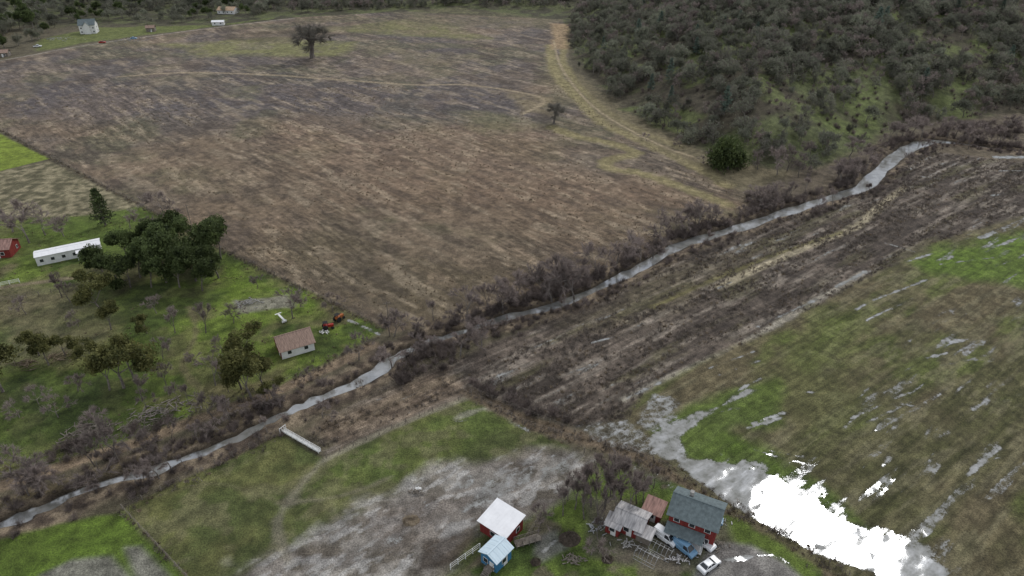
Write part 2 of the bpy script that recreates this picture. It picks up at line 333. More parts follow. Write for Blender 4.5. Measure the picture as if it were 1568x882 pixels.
c1=k.mix(k.math('MULTIPLY',SW,k.rng(n_t,.48,.38,0,.8)),c1,k.vscale(c1,.5))
c1=k.mix(k.math('MULTIPLY',SW,k.rng(n_t2,.46,.36,0,.6)),c1,k.vscale(c1,.5))
wv=k.math('ADD',WA,k.math('ADD',k.math('MULTIPLY',k.math('SUBTRACT',n_m,.5),.8),k.math('MULTIPLY',k.math('SUBTRACT',rown,.5),.6)))
wv=k.math('ADD',wv,k.math('MULTIPLY',k.math('SUBTRACT',n_f,.5),.7))
has=k.rng(WA,.08,.3)
wf=k.math('MULTIPLY',k.rng(wv,.46,.62),has)
damp=k.math('MULTIPLY',k.rng(wv,.25,.5),has)
c1=k.mix(k.math('MULTIPLY',damp,.5),c1,k.vscale(c1,.6))
bs=k.n('ShaderNodeBsdfPrincipled'); k.set(bs.inputs['Base Color'],c1); bs.inputs['Specular IOR Level'].default_value=.25
k.set(bs.inputs['Roughness'],k.rng(damp,0,1,.95,.6))
bp=k.n('ShaderNodeBump'); bp.inputs['Strength'].default_value=.9; bp.inputs['Distance'].default_value=.35
k.set(bp.inputs['Height'],k.math('ADD',n_f,k.math('MULTIPLY',n_t,k.math('MULTIPLY',SW,1.5)))); k.set(bs.inputs['Normal'],bp.outputs[0])
silt_sheen=k.mix(k.rng(n_m,.35,.65),(.17,.17,.15,1),(.3,.3,.285,1))  # muddy grey kept pale so the colour also carries reflected sky
# noise breaks the sun glint into patches; elsewhere the pale base grey shows
gl=k.math('POWER',k.rng(glv,.36,.68),2.2)
gl=k.math('MULTIPLY_ADD',gl,.5,.006)
gl=k.math('MULTIPLY',gl,k.rng(wv,.5,.85,.15,1))
sky_g=k.n('ShaderNodeFresnel'); sky_g.inputs[0].default_value=1.6
gl=k.math('ADD',gl,k.math('MULTIPLY',sky_g.outputs[0],.06))
ms=k.n('ShaderNodeMixShader'); k.set(ms.inputs[0],wf); k.set(ms.inputs[1],bs.outputs[0]); k.set(ms.inputs[2],water_shader(k,pos,silt_sheen,gl,.06,.02))
o=k.n('ShaderNodeOutputMaterial'); k.set(o.inputs[0],ms.outputs[0]); me.materials.append(k.m)
k=NT('creek_water_mat'); pos=k.n('ShaderNodeNewGeometry').outputs['Position']
o=k.n('ShaderNodeOutputMaterial'); k.set(o.inputs[0],water_shader(k,pos,k.mix(k.rng(k.noise(pos,.3,3),.4,.6),(.15,.148,.13,1),(.24,.24,.225,1)),.26,.12,.1)); creekmat=k.m
# ---------------------------------------------------------------- generic materials / mesh tools
def mat(name,c,rough=.85,var=.3,sc=2.0,c2=None,inst=0.0,bump=0,spec=.3,metal=0,det=4,stretch=None,trans=0):
    k=NT(name); tc=k.n('ShaderNodeTexCoord').outputs['Object']
    if stretch:
        mp=k.n('ShaderNodeMapping'); mp.inputs['Scale'].default_value=stretch; k.set(mp.inputs[0],tc); tc=mp.outputs[0]
    nn=k.noise(tc,sc,det); c=tuple(c); 
    a=tuple(x*(1-var) for x in c)+(1,); b=(tuple(x*(1+var) for x in c) if c2 is None else tuple(c2))+(1,)
    cc=k.mix(k.rng(nn,.35,.65),a,b)
    if inst: 
        oi=k.n('ShaderNodeObjectInfo').outputs['Random']; cc=k.vscale(cc,k.rng(oi,0,1,1-inst,1+inst))
    bs=k.n('ShaderNodeBsdfPrincipled'); k.set(bs.inputs['Base Color'],cc); bs.inputs['Roughness'].default_value=rough; bs.inputs['Specular IOR Level'].default_value=spec; bs.inputs['Metallic'].default_value=metal
    if bump:
        b=k.n('ShaderNodeBump'); b.inputs['Strength'].default_value=bump; b.inputs['Distance'].default_value=.05; k.set(b.inputs['Height'],nn); k.set(bs.inputs['Normal'],b.outputs[0])
    o=k.n('ShaderNodeOutputMaterial'); sh=bs.outputs[0]
    if trans:
        t=k.n('ShaderNodeBsdfTranslucent'); k.set(t.inputs[0],cc); m=k.n('ShaderNodeMixShader'); k.set(m.inputs[0],trans); k.set(m.inputs[1],sh); k.set(m.inputs[2],t.outputs[0]); sh=m.outputs[0]
    k.set(o.inputs[0],sh); return k.m
M={}
M['bark']=mat('bark',(.18,.158,.14),.95,.35,1.5,inst=.25)
M['twig']=mat('twig',(.27,.225,.205),.95,.3,1.0,inst=.25,trans=.35)
M['oaktwig']=mat('oak_twig',(.19,.178,.15),.95,.3,1.0,inst=.35,trans=.35)
M['lichen']=mat('lichen_twigs',(.185,.195,.14),.95,.35,.5,inst=.4,trans=.35)
M['leaf_dark']=mat('leaf_dark',(.06,.088,.035),.7,.5,.5,c2=(.14,.18,.065),inst=.25,trans=.35,spec=.2)
M['leaf_euc']=mat('leaf_olive',(.08,.095,.033),.7,.5,.6,c2=(.2,.195,.07),inst=.2,trans=.35,spec=.2)
M['leaf_pine']=mat('leaf_pine',(.11,.15,.12),.8,.4,.5,c2=(.18,.23,.18),inst=.2,trans=.3,spec=.2)
M['brush']=mat('brush',(.155,.125,.112),.95,.4,.8,c2=(.3,.25,.225),inst=.4,trans=.4)
M['straw']=mat('straw',(.24,.19,.135),.95,.4,.6,c2=(.38,.31,.22),inst=.4,trans=.4)
M['weed']=mat('weed',(.16,.135,.115),.95,.4,.6,c2=(.3,.26,.225),inst=.45,trans=.4)
M['grass']=mat('grass',(.09,.12,.035),.9,.4,.6,c2=(.16,.19,.07),inst=.3,trans=.4)
M['red']=mat('red_siding',(.2,.03,.025),.8,.3,1.5,stretch=(6,6,.4))
M['white']=mat('white_paint',(.72,.72,.7),.6,.08,1.0)
M['whiteroof']=mat('white_metal_roof',(.8,.8,.81),.45,.05,.8)
M['blue']=mat('blue_siding',(.05,.19,.34),.7,.2,1.5,stretch=(6,6,.4))
M['bluesteel']=mat('pale_blue_metal_roof',(.55,.66,.72),.45,.08,1.0,stretch=(5,.4,1))
M['shingle']=mat('grey_shingles',(.125,.155,.16),.9,.2,1.5,bump=.4)
M['brownroof']=mat('brown_roof',(.27,.19,.15),.9,.3,1.5,stretch=(4,.5,1))
M['tin']=mat('rusty_tin',(.36,.35,.35),.6,.3,.8,c2=(.55,.53,.52),stretch=(3,.5,1))
M['rust']=mat('rust_tin',(.3,.18,.15),.7,.35,1.0,stretch=(3,.5,1))
M['glass']=mat('window_glass',(.03,.035,.04),.15,.2,1,spec=.6)
M['wood']=mat('weathered_wood',(.17,.14,.115),.9,.35,2,stretch=(1,1,5),c2=(.27,.24,.2))
M['tyre']=mat('tyre',(.02,.02,.02),.8,.1,1)
M['steel']=mat('galvanised',(.35,.36,.37),.5,.15,2,metal=.5)
M['carwhite']=mat('car_white',(.75,.76,.77),.25,.03,1,spec=.5)
M['carblue']=mat('car_blue',(.16,.3,.44),.3,.05,1,spec=.5)
M['redpaint']=mat('red_paint',(.35,.03,.02),.4,.15,1)
M['orange']=mat('orange_paint',(.4,.13,.04),.5,.15,1)
M['tanroof']=mat('tan_roof',(.42,.3,.2),.8,.15,1)
M['stone']=mat('concrete',(.33,.32,.3),.9,.2,2)
M['dirt']=mat('dark_dirt',(.07,.055,.042),.95,.35,2,bump=.5)
class MB:
    def __init__(s): s.v=[]; s.f=[]; s.mi=[]
    def add(s,vs,fs,mi=0):
        o=len(s.v); s.v+= [tuple(v) for v in vs]; s.f+=[tuple(i+o for i in f) for f in fs]; s.mi+=[mi]*len(fs)
    def box(s,c,d,rz=0,mi=0,taper=1):
        x,y,z=c; a,b,h=d[0]/2,d[1]/2,d[2]/2; cs,sn=math.cos(rz),math.sin(rz); vs=[]
        for k,tp in ((-1,1),(1,taper)):
            for i,j in ((-1,-1),(1,-1),(1,1),(-1,1)):
                px,py=i*a*tp,j*b*tp; vs.append((x+px*cs-py*sn,y+px*sn+py*cs,z+k*h))
        s.add(vs,[(3,2,1,0),(4,5,6,7),(0,1,5,4),(1,2,6,5),(2,3,7,6),(3,0,4,7)],mi)
    def tube(s,p0,p1,r0,r1,n=4,mi=0):
        p0=Vector(p0);p1=Vector(p1); d=(p1-p0); 
        if d.length<1e-6: return
        d.normalize(); a=d.orthogonal().normalized(); b=d.cross(a); vs=[]
        for p,r in ((p0,r0),(p1,r1)):
            for i in range(n):
                t=2*math.pi*i/n; vs.append(p+a*(r*math.cos(t))+b*(r*math.sin(t)))
        s.add(vs,[(i,(i+1)%n,n+(i+1)%n,n+i) for i in range(n)]+([tuple(range(n-1,-1,-1)),tuple(range(n,2*n))] if n>4 or r0>.3 else []),mi)
    def slab(s,q,t,mi=0):
        q=[Vector(p) for p in q]; n=(q[1]-q[0]).cross(q[2]-q[0]).normalized()*t; m=len(q)
        s.add([p for p in q]+[p+n for p in q],[tuple(range(m-1,-1,-1)),tuple(range(m,2*m))]+[(i,(i+1)%m,m+(i+1)%m,m+i) for i in range(m)],mi)
    def mesh(s,name,mats,smooth=False):
        me=bpy.data.meshes.new(name); me.from_pydata(s.v,[],s.f); me.update()
        for m in mats: me.materials.append(m if not isinstance(m,str) else M[m])
        me.polygons.foreach_set('material_index',s.mi)
        if smooth: me.polygons.foreach_set('use_smooth',[True]*len(s.f))
        return me
    def obj(s,name,mats,parent=None,smooth=False):
        o=bpy.data.objects.new(name,s.mesh(name,mats,smooth)); scene.collection.objects.link(o)
        if parent: o.parent=parent
        return o
def place(name,u,v,yaw,dz=0):
    e=bpy.data.objects.new(name,None); scene.collection.objects.link(e); x,y=G(u,v); e.location=(x,y,hz(x,y)+dz); e.rotation_euler=(0,0,R(yaw)); e.empty_display_size=.5; return e
# creek ribbon
mb=MB(); vs=[];n=len(ck)
for i,(x,y,wd) in enumerate(ck):
    a=np.array(CKL[max(i-1,0)]);b=np.array(CKL[min(i+1,n-1)]); t=(b-a)/np.linalg.norm(b-a); nn=np.array([-t[1],t[0]])*wd*1.3
    z=hz(x,y)+.36
    vs+=[(x+nn[0],y+nn[1],z),(x-nn[0],y-nn[1],z)]
zs=np.array([p[2] for p in vs]); zs=np.convolve(np.pad(zs,6,'edge'),np.ones(13)/13,'valid')
vs=[(p[0],p[1],z) for p,z in zip(vs,zs)]
mb.add(vs,[(2*i+1,2*i+3,2*i+2,2*i) for i in range(n-1)]); mb.obj('creek_water',[creekmat],smooth=True)
# ---------------------------------------------------------------- trees
def rv(s=1): return Vector((random.gauss(0,s),random.gauss(0,s),random.gauss(0,s)))
def grow(mb,p,d,L,r,dep,prm,tips):
    k=2 if dep>1 else 1; q=p
    for i in range(k):
        d=(d+rv(prm['wob'])).normalized(); e=q+d*(L/k); r1=r*(1-.3/k)
        mb.tube(q,e,r,r1,5 if r>.12 else 3,0); q=e; r=r1
    if dep==0: tips.append((q,d)); return
    if dep<=1: tips.append((q,d))
    for i in range(prm['k']):
        nd=(d*prm['fwd']+rv(prm['spr'])+Vector((0,0,prm['up']))).normalized()
        grow(mb,q,nd,L*random.uniform(.6,.9),max(r*random.uniform(.55,.75),.03),dep-1,prm,tips)
def bare(name,H,seed,k=3,dep=4,spr=.5,up=.15,fwd=.9,twn=7,twl=.9,tww=.05,lich=0,mats=('bark','twig','lichen'),trunk=.3,r=None):
    random.seed(seed); mb=MB(); tips=[]; prm=dict(k=k,wob=.1,spr=spr,up=up,fwd=fwd)
    L=H*trunk; grow(mb,Vector((0,0,-.3)),Vector((0,0,1)),L,r or H*.022,dep,prm,tips)
    for p,d in tips:
        for i in range(twn):
            t=(d+rv(.7)).normalized(); e=p+t*random.uniform(.4,1)*twl; s=t.cross(rv()).normalized()*tww
            b=p-d*random.random()*twl*.8
            mb.add([b-s*.5,b+s*.5,e],[(0,1,2)],1)
        for i in range(lich):
            c=p+rv(twl*.45); a=rv().normalized()*random.uniform(.12,.3); b=a.orthogonal().normalized()*random.uniform(.08,.22)
            mb.add([c-a,c-b,c+a,c+b],[(0,1,2,3)],2)
    z=max(v[2] for v in mb.v); s=H/z; mb.v=[(a*s,b*s,c*s) for a,b,c in mb.v]
    return mb.mesh(name,mats)
def leafy(name,H,seed,mats=('bark','leaf_dark'),k=3,dep=3,spr=.45,cl=90,cr=1.3,ls=.2,trunk=.28,up=.25,flat=.7):
    random.seed(seed); mb=MB(); tips=[]; grow(mb,Vector((0,0,-.3)),Vector((0,0,1)),H*trunk,H*.024,dep,dict(k=k,wob=.1,spr=spr,up=up,fwd=.9),tips)
    for p,d in tips:
        R_=cr*random.uniform(.55,1.25)
        for i in range(int(cl*random.uniform(.5,1.2))):
            o=rv().normalized()*R_*random.random()**.4; o.z*=flat; c=p+o
            a=rv().normalized()*ls*random.uniform(.6,1.5); b=a.cross(rv()).normalized()*ls*random.uniform(.4,1)
            mb.add([c-a,c-b,c+a,c+b],[(0,1,2,3)],1)
    z=max(v[2] for v in mb.v); s=H/z; mb.v=[(a*s,b*s,c*s) for a,b,c in mb.v]
    return mb.mesh(name,mats)
def conifer(name,H,seed,rad=.22,mats=('bark','leaf_pine'),lay=26,ls=.3,dens=40):
    random.seed(seed); mb=MB(); mb.tube((0,0,-.3),(0,0,H),H*.02,.03,6,0)
    for i in range(lay):
        z=H*(.12+.86*i/lay); rr=H*rad*(1-i/lay)**.8+.3
        for j in range(7):
            t=random.random()*6.28; L=rr*random.uniform(.6,1.15); e=Vector((math.cos(t)*L,math.sin(t)*L,z+L*.1)); b=Vector((0,0,z)); mb.tube(b,e,.06,.02,3,0)
            for q in range(int(dens*L/rr/4)+3):
                c=b.lerp(e,random.uniform(.25,1.05))+rv(.2); a=rv().normalized()*ls; bb=a.orthogonal().normalized()*ls*.5
                mb.add([c-a,c-bb,c+a,c+bb],[(0,1,2,3)],1)
    return mb.mesh(name,mats)
def bush(name,H,seed,n=60,mat_='brush',w=1.0,lw=.05):
    random.seed(seed); mb=MB()
    for i in range(n):
        b=Vector((random.gauss(0,.3)*w,random.gauss(0,.3)*w,-.1)); d=Vector((random.gauss(0,.5),random.gauss(0,.5),1)).normalized(); e=b+d*H*random.uniform(.5,1)
        s=d.cross(rv()).normalized()*lw; mb.add([b-s*.5,b+s*.5,e],[(0,1,2)],0)
        for j in range(4):
            p=b.lerp(e,random.uniform(.4,1)); q=p+(d+rv(.7)).normalized()*H*.35; s=rv().normalized()*lw*.8
            mb.add([p-s*.5,p+s*.5,q],[(0,1,2)],0)
    return mb.mesh(name,[mat_])
def tuft(name,H,seed,n=22,mat_='straw',w=.3,lw=.05):
    random.seed(seed); mb=MB()
    for i in range(n):
        b=Vector((random.gauss(0,.5)*w,random.gauss(0,.5)*w,-.05)); d=Vector((random.gauss(0,.45),random.gauss(0,.45),1)).normalized(); e=b+d*H*random.uniform(.5,1)
        s=d.cross(rv()).normalized()*lw; mb.add([b-s,b+s,e],[(0,1,2)],0)
    return mb.mesh(name,[mat_])
def scatter(name,pts,sc,meshes,tilt=.06):
    if len(pts)==0: return
    col=bpy.data.collections.new(name+'_source')
    for i,m in enumerate(meshes):
        ob=bpy.data.objects.new('%s_src_%02d'%(name,i),m); col.objects.link(ob)
    P=np.array(pts,float); n=len(P); Zp=height(P[:,0],P[:,1])
    me=bpy.data.meshes.new(name); me.vertices.add(n); me.vertices.foreach_set('co',np.stack([P[:,0],P[:,1],Zp],1).astype(np.float32).ravel())
    r=me.attributes.new('rot','FLOAT_VECTOR','POINT'); r.data.foreach_set('vector',np.stack([rng.normal(0,tilt,n),rng.normal(0,tilt,n),rng.random(n)*6.283],1).astype(np.float32).ravel())
    s=me.attributes.new('scl','FLOAT','POINT'); s.data.foreach_set('value',(np.asarray(sc)*np.ones(n)).astype(np.float32))
    ix=me.attributes.new('idx','INT','POINT'); ix.data.foreach_set('value',rng.integers(0,len(meshes),n).astype(np.int32))
    ob=bpy.data.objects.new(name,me); scene.collection.objects.link(ob)
    ng=bpy.data.node_groups.new(name+'_gn','GeometryNodeTree')
    ng.interface.new_socket('Geometry',in_out='INPUT',socket_type='NodeSocketGeometry'); ng.interface.new_socket('Geometry',in_out='OUTPUT',socket_type='NodeSocketGeometry')
    N=ng.nodes.new; gi=N('NodeGroupInput'); go=N('NodeGroupOutput'); ip=N('GeometryNodeInstanceOnPoints'); ci=N('GeometryNodeCollectionInfo')
    ci.inputs['Collection'].default_value=col; ci.inputs['Separate Children'].default_value=True; ci.inputs['Reset Children'].default_value=True
    def at(nm,ty):
        a=N('GeometryNodeInputNamedAttribute'); a.data_type=ty; a.inputs['Name'].default_value=nm; return a.outputs['Attribute']
    e=N('FunctionNodeEulerToRotation'); L=ng.links.new
    L(gi.outputs[0],ip.inputs['Points']); L(ci.outputs[0],ip.inputs['Instance']); ip.inputs['Pick Instance'].default_value=True
    L(at('idx','INT'),ip.inputs['Instance Index']); L(at('rot','FLOAT_VECTOR'),e.inputs[0]); L(e.outputs[0],ip.inputs['Rotation']); L(at('scl','FLOAT'),ip.inputs['Scale']); L(ip.outputs[0],go.inputs[0])
    md=ob.modifiers.new('scatter','NODES'); md.node_group=ng
    return ob
def inpoly(poly,n,world=False,keep=None):
    if not world: poly=GP(poly)
    a=np.array(poly); lo=a.min(0); hi=a.max(0); p=lo+rng.random((n,2))*(hi-lo)
    s=_sdf(p[:,0],p[:,1],poly); p=p[s>0]
    if keep is not None: p=p[rng.random(len(p))<keep(p[:,0],p[:,1])]
    return p
def ckd(x,y): return pld(x,y,CKL,CKW,60)[0]
oaks=[bare('hill_oak_%d'%i,9,100+i,k=3,dep=4,spr=.62,up=.02,twn=6,twl=1.2,tww=.12,lich=(12,9,5,3,10)[i],trunk=.25,mats=('bark','oaktwig','lichen')) for i in range(5)]
bares=[bare('bare_%d'%i,9,200+i,k=3,dep=4,spr=.5,up=.12,twn=10,twl=1.1,tww=.1) for i in range(4)]
slims=[bare('slim_%d'%i,9,300+i,k=3,dep=4,spr=.32,up=.45,twn=8,twl=1.0,tww=.1,trunk=.3) for i in range(3)]
leafs=[leafy('leafy_%d'%i,11,400+i,cl=150,cr=1.9,ls=.25) for i in range(3)]
eucs=[leafy('olive_tree_%d'%i,10,500+i,mats=('bark','leaf_euc'),cl=120,cr=1.5,ls=.2,spr=.4,trunk=.3) for i in range(3)]
roundoak=leafy('live_oak_mesh',9,601,cl=260,cr=2.3,ls=.22,trunk=.18,spr=.5,up=.1,flat=.9)
pine=conifer('pine_mesh',14,610,rad=.2,mats=('bark','leaf_dark')); gpine=conifer('grey_pine_mesh',15,611,rad=.24,lay=16,ls=.45)
bushes=[bush('bush_%d'%i,2.0,700+i,n=60,lw=.085) for i in range(4)]
weeds=[bush('weed_%d'%i,.8,720+i,n=12,mat_='weed',w=.9,lw=.085) for i in range(4)]
tufts=[tuft('tuft_%d'%i,.6,740+i,lw=.06) for i in range(4)]
gtufts=[tuft('gtuft_%d'%i,.35,760+i,mat_='grass',n=18) for i in range(3)]
# woodland
def hk(x,y):
    s=_sdf(x,y,HILL); return np.where(s<2,0,np.clip(.6+2.4*(fbm(x,y,38,91,3)-.43),.2,1)*(.6+.4*sst(10,90,s)))
hp=inpoly([(20,240),(780,240),(820,900),(40,900)],21000,True,keep=lambda x,y:np.where(x>.95*y,0,hk(x,y)))
scatter('hill_woodland',hp,rng.uniform(.55,1.15,len(hp)),oaks+bares[:2])
hp2=inpoly([(40,900),(820,900),(900,1250),(60,1250)],3500,True); scatter('ridge_woodland',hp2,rng.uniform(.8,1.3,len(hp2)),oaks)
gp=inpoly([(60,330),(600,330),(600,900),(60,900)],300,True,keep=lambda x,y:(_sdf(x,y,HILL)>15)*.5); scatter('grey_pine_stand',gp,rng.uniform(.5,1.0,len(gp)),[gpine])
up=inpoly([(60,300),(600,300),(600,800),(60,800)],7000,True,keep=lambda x,y:(_sdf(x,y,HILL)>1)*.7); scatter('hill_undergrowth',up,rng.uniform(.5,1.2,len(up)),bushes)
fp=inpoly([(-640,640),(260,700),(500,1300),(-900,1300)],13000,True,keep=lambda x,y:(_sdf(x,y,HILL)<0)*np.clip(fbm(x,y,50,95,3)*2.2-.35,.15,1)*np.where(y>720,1,.6)); scatter('distant_tree_belt',fp,rng.uniform(.8,1.4,len(fp)),oaks+[leafs[0]])
tl=inpoly([(-60,92),(-60,10),(110,18),(90,50),(40,70)],300,keep=lambda x,y:x*0+.8); scatter('village_trees',tl,rng.uniform(.7,1.4,len(tl)),oaks[:3]+[leafs[1]])
tl2=inpoly([(100,34),(100,14),(440,4),(400,26),(250,38)],170); scatter('roadside_trees',tl2,rng.uniform(.5,1.1,len(tl2)),oaks[:4]+[leafs[2]])
tt=inpoly([(380,22),(420,6),(880,2),(880,16),(700,10),(600,14)],420,keep=lambda x,y:x*0+.8); scatter('field_edge_trees',tt,rng.uniform(.6,1.2,len(tt)),oaks+bares)
# creek brush
cp=[];cs=[];ct=[];cts=[]
for i in range(len(ck)-1):
    a=np.array(CKL[i]);b=np.array(CKL[i+1]); L=np.linalg.norm(b-a); t=(b-a)/max(L,1e-6); nn=np.array([-t[1],t[0]])
    dn0=sst(.38,.6,fbm(a[0:1],a[1:2],22,97,2))[0]; lf=a[0]<-38
    for j in range(int(L*3.2)):
        for s,dn in ((1,.95),(-1,.38 if lf else .5)):
            if rng.random()<dn*(.25+.75*dn0):
                cp.append(a+t*rng.random()*L+nn*s*(ck[i][2]*1.5+abs(rng.normal(0,2.4))+(.9 if s<0 else 0))); h=rng.gamma(4,.2); cs.append(min(max(h,.3),.75 if (s<0 or lf) else 1.5))
    for j in range(int(L*.42)+1):
        if rng.random()<.25+.6*dn0: s=1 if rng.random()<.8 else -1; ct.append(a+t*rng.random()*L+nn*s*(ck[i][2]*1.5+1+abs(rng.normal(0,2.5)))); cts.append(rng.uniform(.45,1.2)*(.8 if lf else 1)*(.7 if s<0 else 1))
scatter('creekside_brush',cp,np.array(cs),bushes)
scatter('creekside_trees',ct,np.array(cts),bares+slims[:2])
wp=inpoly(WD,70000,keep=lambda x,y:(ckd(x,y)>4)*np.clip((fbm((x*math.cos(RA)+y*math.sin(RA))/6,-x*math.sin(RA)+y*math.cos(RA),2.2,98,3)-.4)*6,.05,1)); scatter('dead_weeds',wp,rng.uniform(.5,1.4,len(wp)),weeds+[tufts[0]])
def rot2(x,y): return (x*math.cos(r2)+y*math.sin(r2))/4,-x*math.sin(r2)+y*math.cos(r2)
PL=[densify(GP(p),3) for p in ([(180,118),(260,112),(360,112),(450,117),(560,125),(640,130),(720,130),(830,150)],[(846,195),(880,208),(930,218),(975,235),(930,245),(935,258),(985,266),(1040,285),(1110,312)],[(848,62),(858,100),(890,145),(935,182),(1010,222),(1060,240)])]
def pathk(x,y):
    r=np.ones(x.shape)
    for p in PL: r=r*(pld(x,y,p)[0]>3.5)
    return r
bfp=inpoly(BF,80000,keep=lambda x,y:(ckd(x,y)>5)*(np.abs(x)<1.0*y)*np.clip((fbm(*rot2(x,y),3.2,27,3)-.46)*6,.02,1)*(y<400)*sst(.3,.6,fbm(x,y,45,103,3))*pathk(x,y)); scatter('dry_grass',bfp,rng.uniform(.5,1.2,len(bfp)),tufts)
lp=inpoly(LF,14000,keep=lambda x,y:(ckd(x,y)>4)*(np.abs(x)<y)*np.clip((fbm(x,y,8,101,3)-.45)*4,.02,1)); scatter('lawn_grass',lp,rng.uniform(.5,1.1,len(lp)),gtufts+[tufts[1]])
def along(pts,step,jit):
    L=GP(pts); o=[]
    for a,b in zip(L[:-1],L[1:]):
        a=np.array(a);b=np.array(b); n=max(int(np.linalg.norm(b-a)/step),1)
        for i in range(n): o.append(a+(b-a)*(i+rng.random())/n+rng.normal(0,jit,2))
    return o
fl=[]
for pts,st,j in [([(720,600),(800,642),(880,668),(990,705),(1090,762),(1200,820),(1270,868),(1340,930)],.3,1.3),([(0,200),(215,316),(360,392),(470,447),(590,505)],.7,.6),([(185,782),(285,882)],.9,.3),([(190,782),(432,665)],.6,1.0),([(0,720),(190,682),(290,642),(400,600),(480,568),(570,520)],.35,1.6)]:
    fl+=along(pts,st,j)
scatter('fence_line_weeds',fl,rng.uniform(.5,1.7,len(fl)),weeds+tufts[:2])
th=[]
for pts,n_ in [([(590,545),(690,520),(700,560),(610,590)],70),([(690,550),(720,590),(850,655),(870,645),(730,570)],90),([(930,400),(1010,372),(1020,395),(950,420)],60),([(1140,300),(1200,295),(1210,325),(1150,328)],60),([(800,430),(880,410),(890,450),(820,465)],70),
    ([(1370,215),(1480,185),(1568,190),(1568,212),(1440,210)],130),([(60,690),(140,670),(270,640),(180,700),(80,720)],25),([(470,600),(500,590),(520,600),(480,625)],20),([(390,620),(430,615),(430,635),(400,640)],10),([(0,790),(30,770),(30,790),(0,800)],10),([(140,735),(200,712),(210,722),(150,745)],14)]:
    q_=inpoly(pts,n_*2)[:n_]; th+=list(q_)
th=np.array(th); th=th[ckd(th[:,0],th[:,1])>2.4]; scatter('thicket',th,rng.uniform(.6,1.5,len(th)),bushes)
# individual trees
def tree(name,u,v,mesh,H,base=9.0,yaw=None,w=1):
    o=bpy.data.objects.new(name,mesh); scene.collection.objects.link(o); x,y=G(u,v); o.location=(x,y,hz(x,y)); s=H/base; o.scale=(s*w,s*w,s); o.rotation_euler=(0,0,random.random()*6.28 if yaw is None else yaw)
random.seed(5)
bigoak=bare('big_oak_mesh',20,907,k=4,dep=4,spr=.62,up=.05,twn=9,twl=1.9,tww=.11,trunk=.22,mats=('bark','oaktwig','lichen'),r=.7)
tree('valley_oak_tree',478,89,bigoak,23,20,w=1.65)
tree('lone_oak_tree',848,189,bigoak,11,20,w=1.3)
for u,v,H,w_ in [(990,216,4,1.3),(1205,262,12,1),(1190,268,13,.9),(1222,272,11,.8),(860,450,15,1.1),(845,460,12,1.2),(880,455,13,1),(945,405,11,1.3),(980,398,8,1.4),(1000,392,7,1.5),(770,478,9,1),(715,492,10,1),(725,508,5,1),(690,500,5,1.2),(705,545,10,1),(738,530,9,1),(597,515,9,.7),(600,560,7,1.2),(632,548,6,1.3),
   (250,325,9,1.2),(262,335,8,1.1),(20,355,12,1.2),(45,372,12,1.2),(70,360,10,1.2),(98,362,8,1),(448,488,9,1),(358,495,7,1),(510,478,7,1),(180,705,13,.8),(160,660,8,1),(255,590,7,.8),(225,625,6,.8),(275,615,6,.8),(330,590,8,1),(60,745,8,1.3),(25,735,9,1.2),(45,760,7,1.3),(245,735,6,1.3),(265,725,6,1.2),(150,745,7,1.4),
   (240,480,6,1),(340,540,6,1),(300,560,5,1),(250,550,6,1),(120,600,6,1),(60,620,6,1),(90,640,7,1),(30,640,6,1),(360,565,5,1),(460,470,6,1),(395,440,5,1),(120,500,6,1),(40,480,6,1),(200,350,7,1.1),(235,360,7,1),
   (495,640,5,1.3),(1150,310,7,1.6),(1175,318,8,1.6),(1090,340,6,1.5),(1300,240,10,1.3),(1380,215,10,1.2),(1410,212,11,1.2),(1450,205,9,1.2),(1325,262,8,1.2),(1470,215,8,1.4),(1500,210,8,1.4),(1540,205,9,1.5),(1380,285,5,1),(830,800,6,1),(905,850,5,1.2),(1240,250,10,1),(1160,260,9,1),(1085,250,7,1.2),(1040,225,6,1.2)]:
    tree('bare_tree',u,v,random.choice(bares),H,w=w_)
for u,v,H in [(268,510,9),(315,510,10),(218,615,8),(862,790,7),(880,780,9),(895,795,10),(905,775,12),(918,800,12),(925,780,13),(940,795,12),(950,772,12),(935,760,10),(962,785,11),(975,772,9),(915,825,7),(890,750,7),(985,772,8),(108,462,8),(95,455,9),(290,620,6),(350,600,6),(912,750,9),(930,740,9),(1000,748,7),(870,765,7)]:
    tree('slender_bare_tree',u,v,random.choice(slims),H,w=.9)
for u,v,H in [(195,395,12),(215,425,14),(180,432,12),(240,405,15),(255,432,14),(280,415,16),(300,430,15),(325,412,16),(338,395,14),(300,385,14),(265,380,13),(160,425,11),(232,440,11),(310,445,11),(275,440,12),(200,440,10),(225,385,12),(335,425,12)]:
    tree('evergreen_oak_tree',u,v,random.choice(leafs),H,11,w=.9)
tree('pine_tree',162,345,pine,14,14,w=1.3)
tree('live_oak_tree',1115,259,roundoak,15,9,w=.9)
for u,v,H in [(190,595,14),(168,598,12),(205,580,12),(385,610,14),(370,595,11),(405,595,11),(378,548,10),(155,475,11),(170,505,9),(75,560,9),(60,545,8),(5,600,14),(-20,590,13),(100,545,7),(420,610,6),(225,510,6),(145,560,7),(140,450,9)]:
    tree('olive_green_tree',u,v,random.choice(eucs),H,10)
for u,v,H in [(1105,200,14),(1325,110,15),(1400,60,14)]: tree('grey_pine_tree',u,v,gpine,H,15)
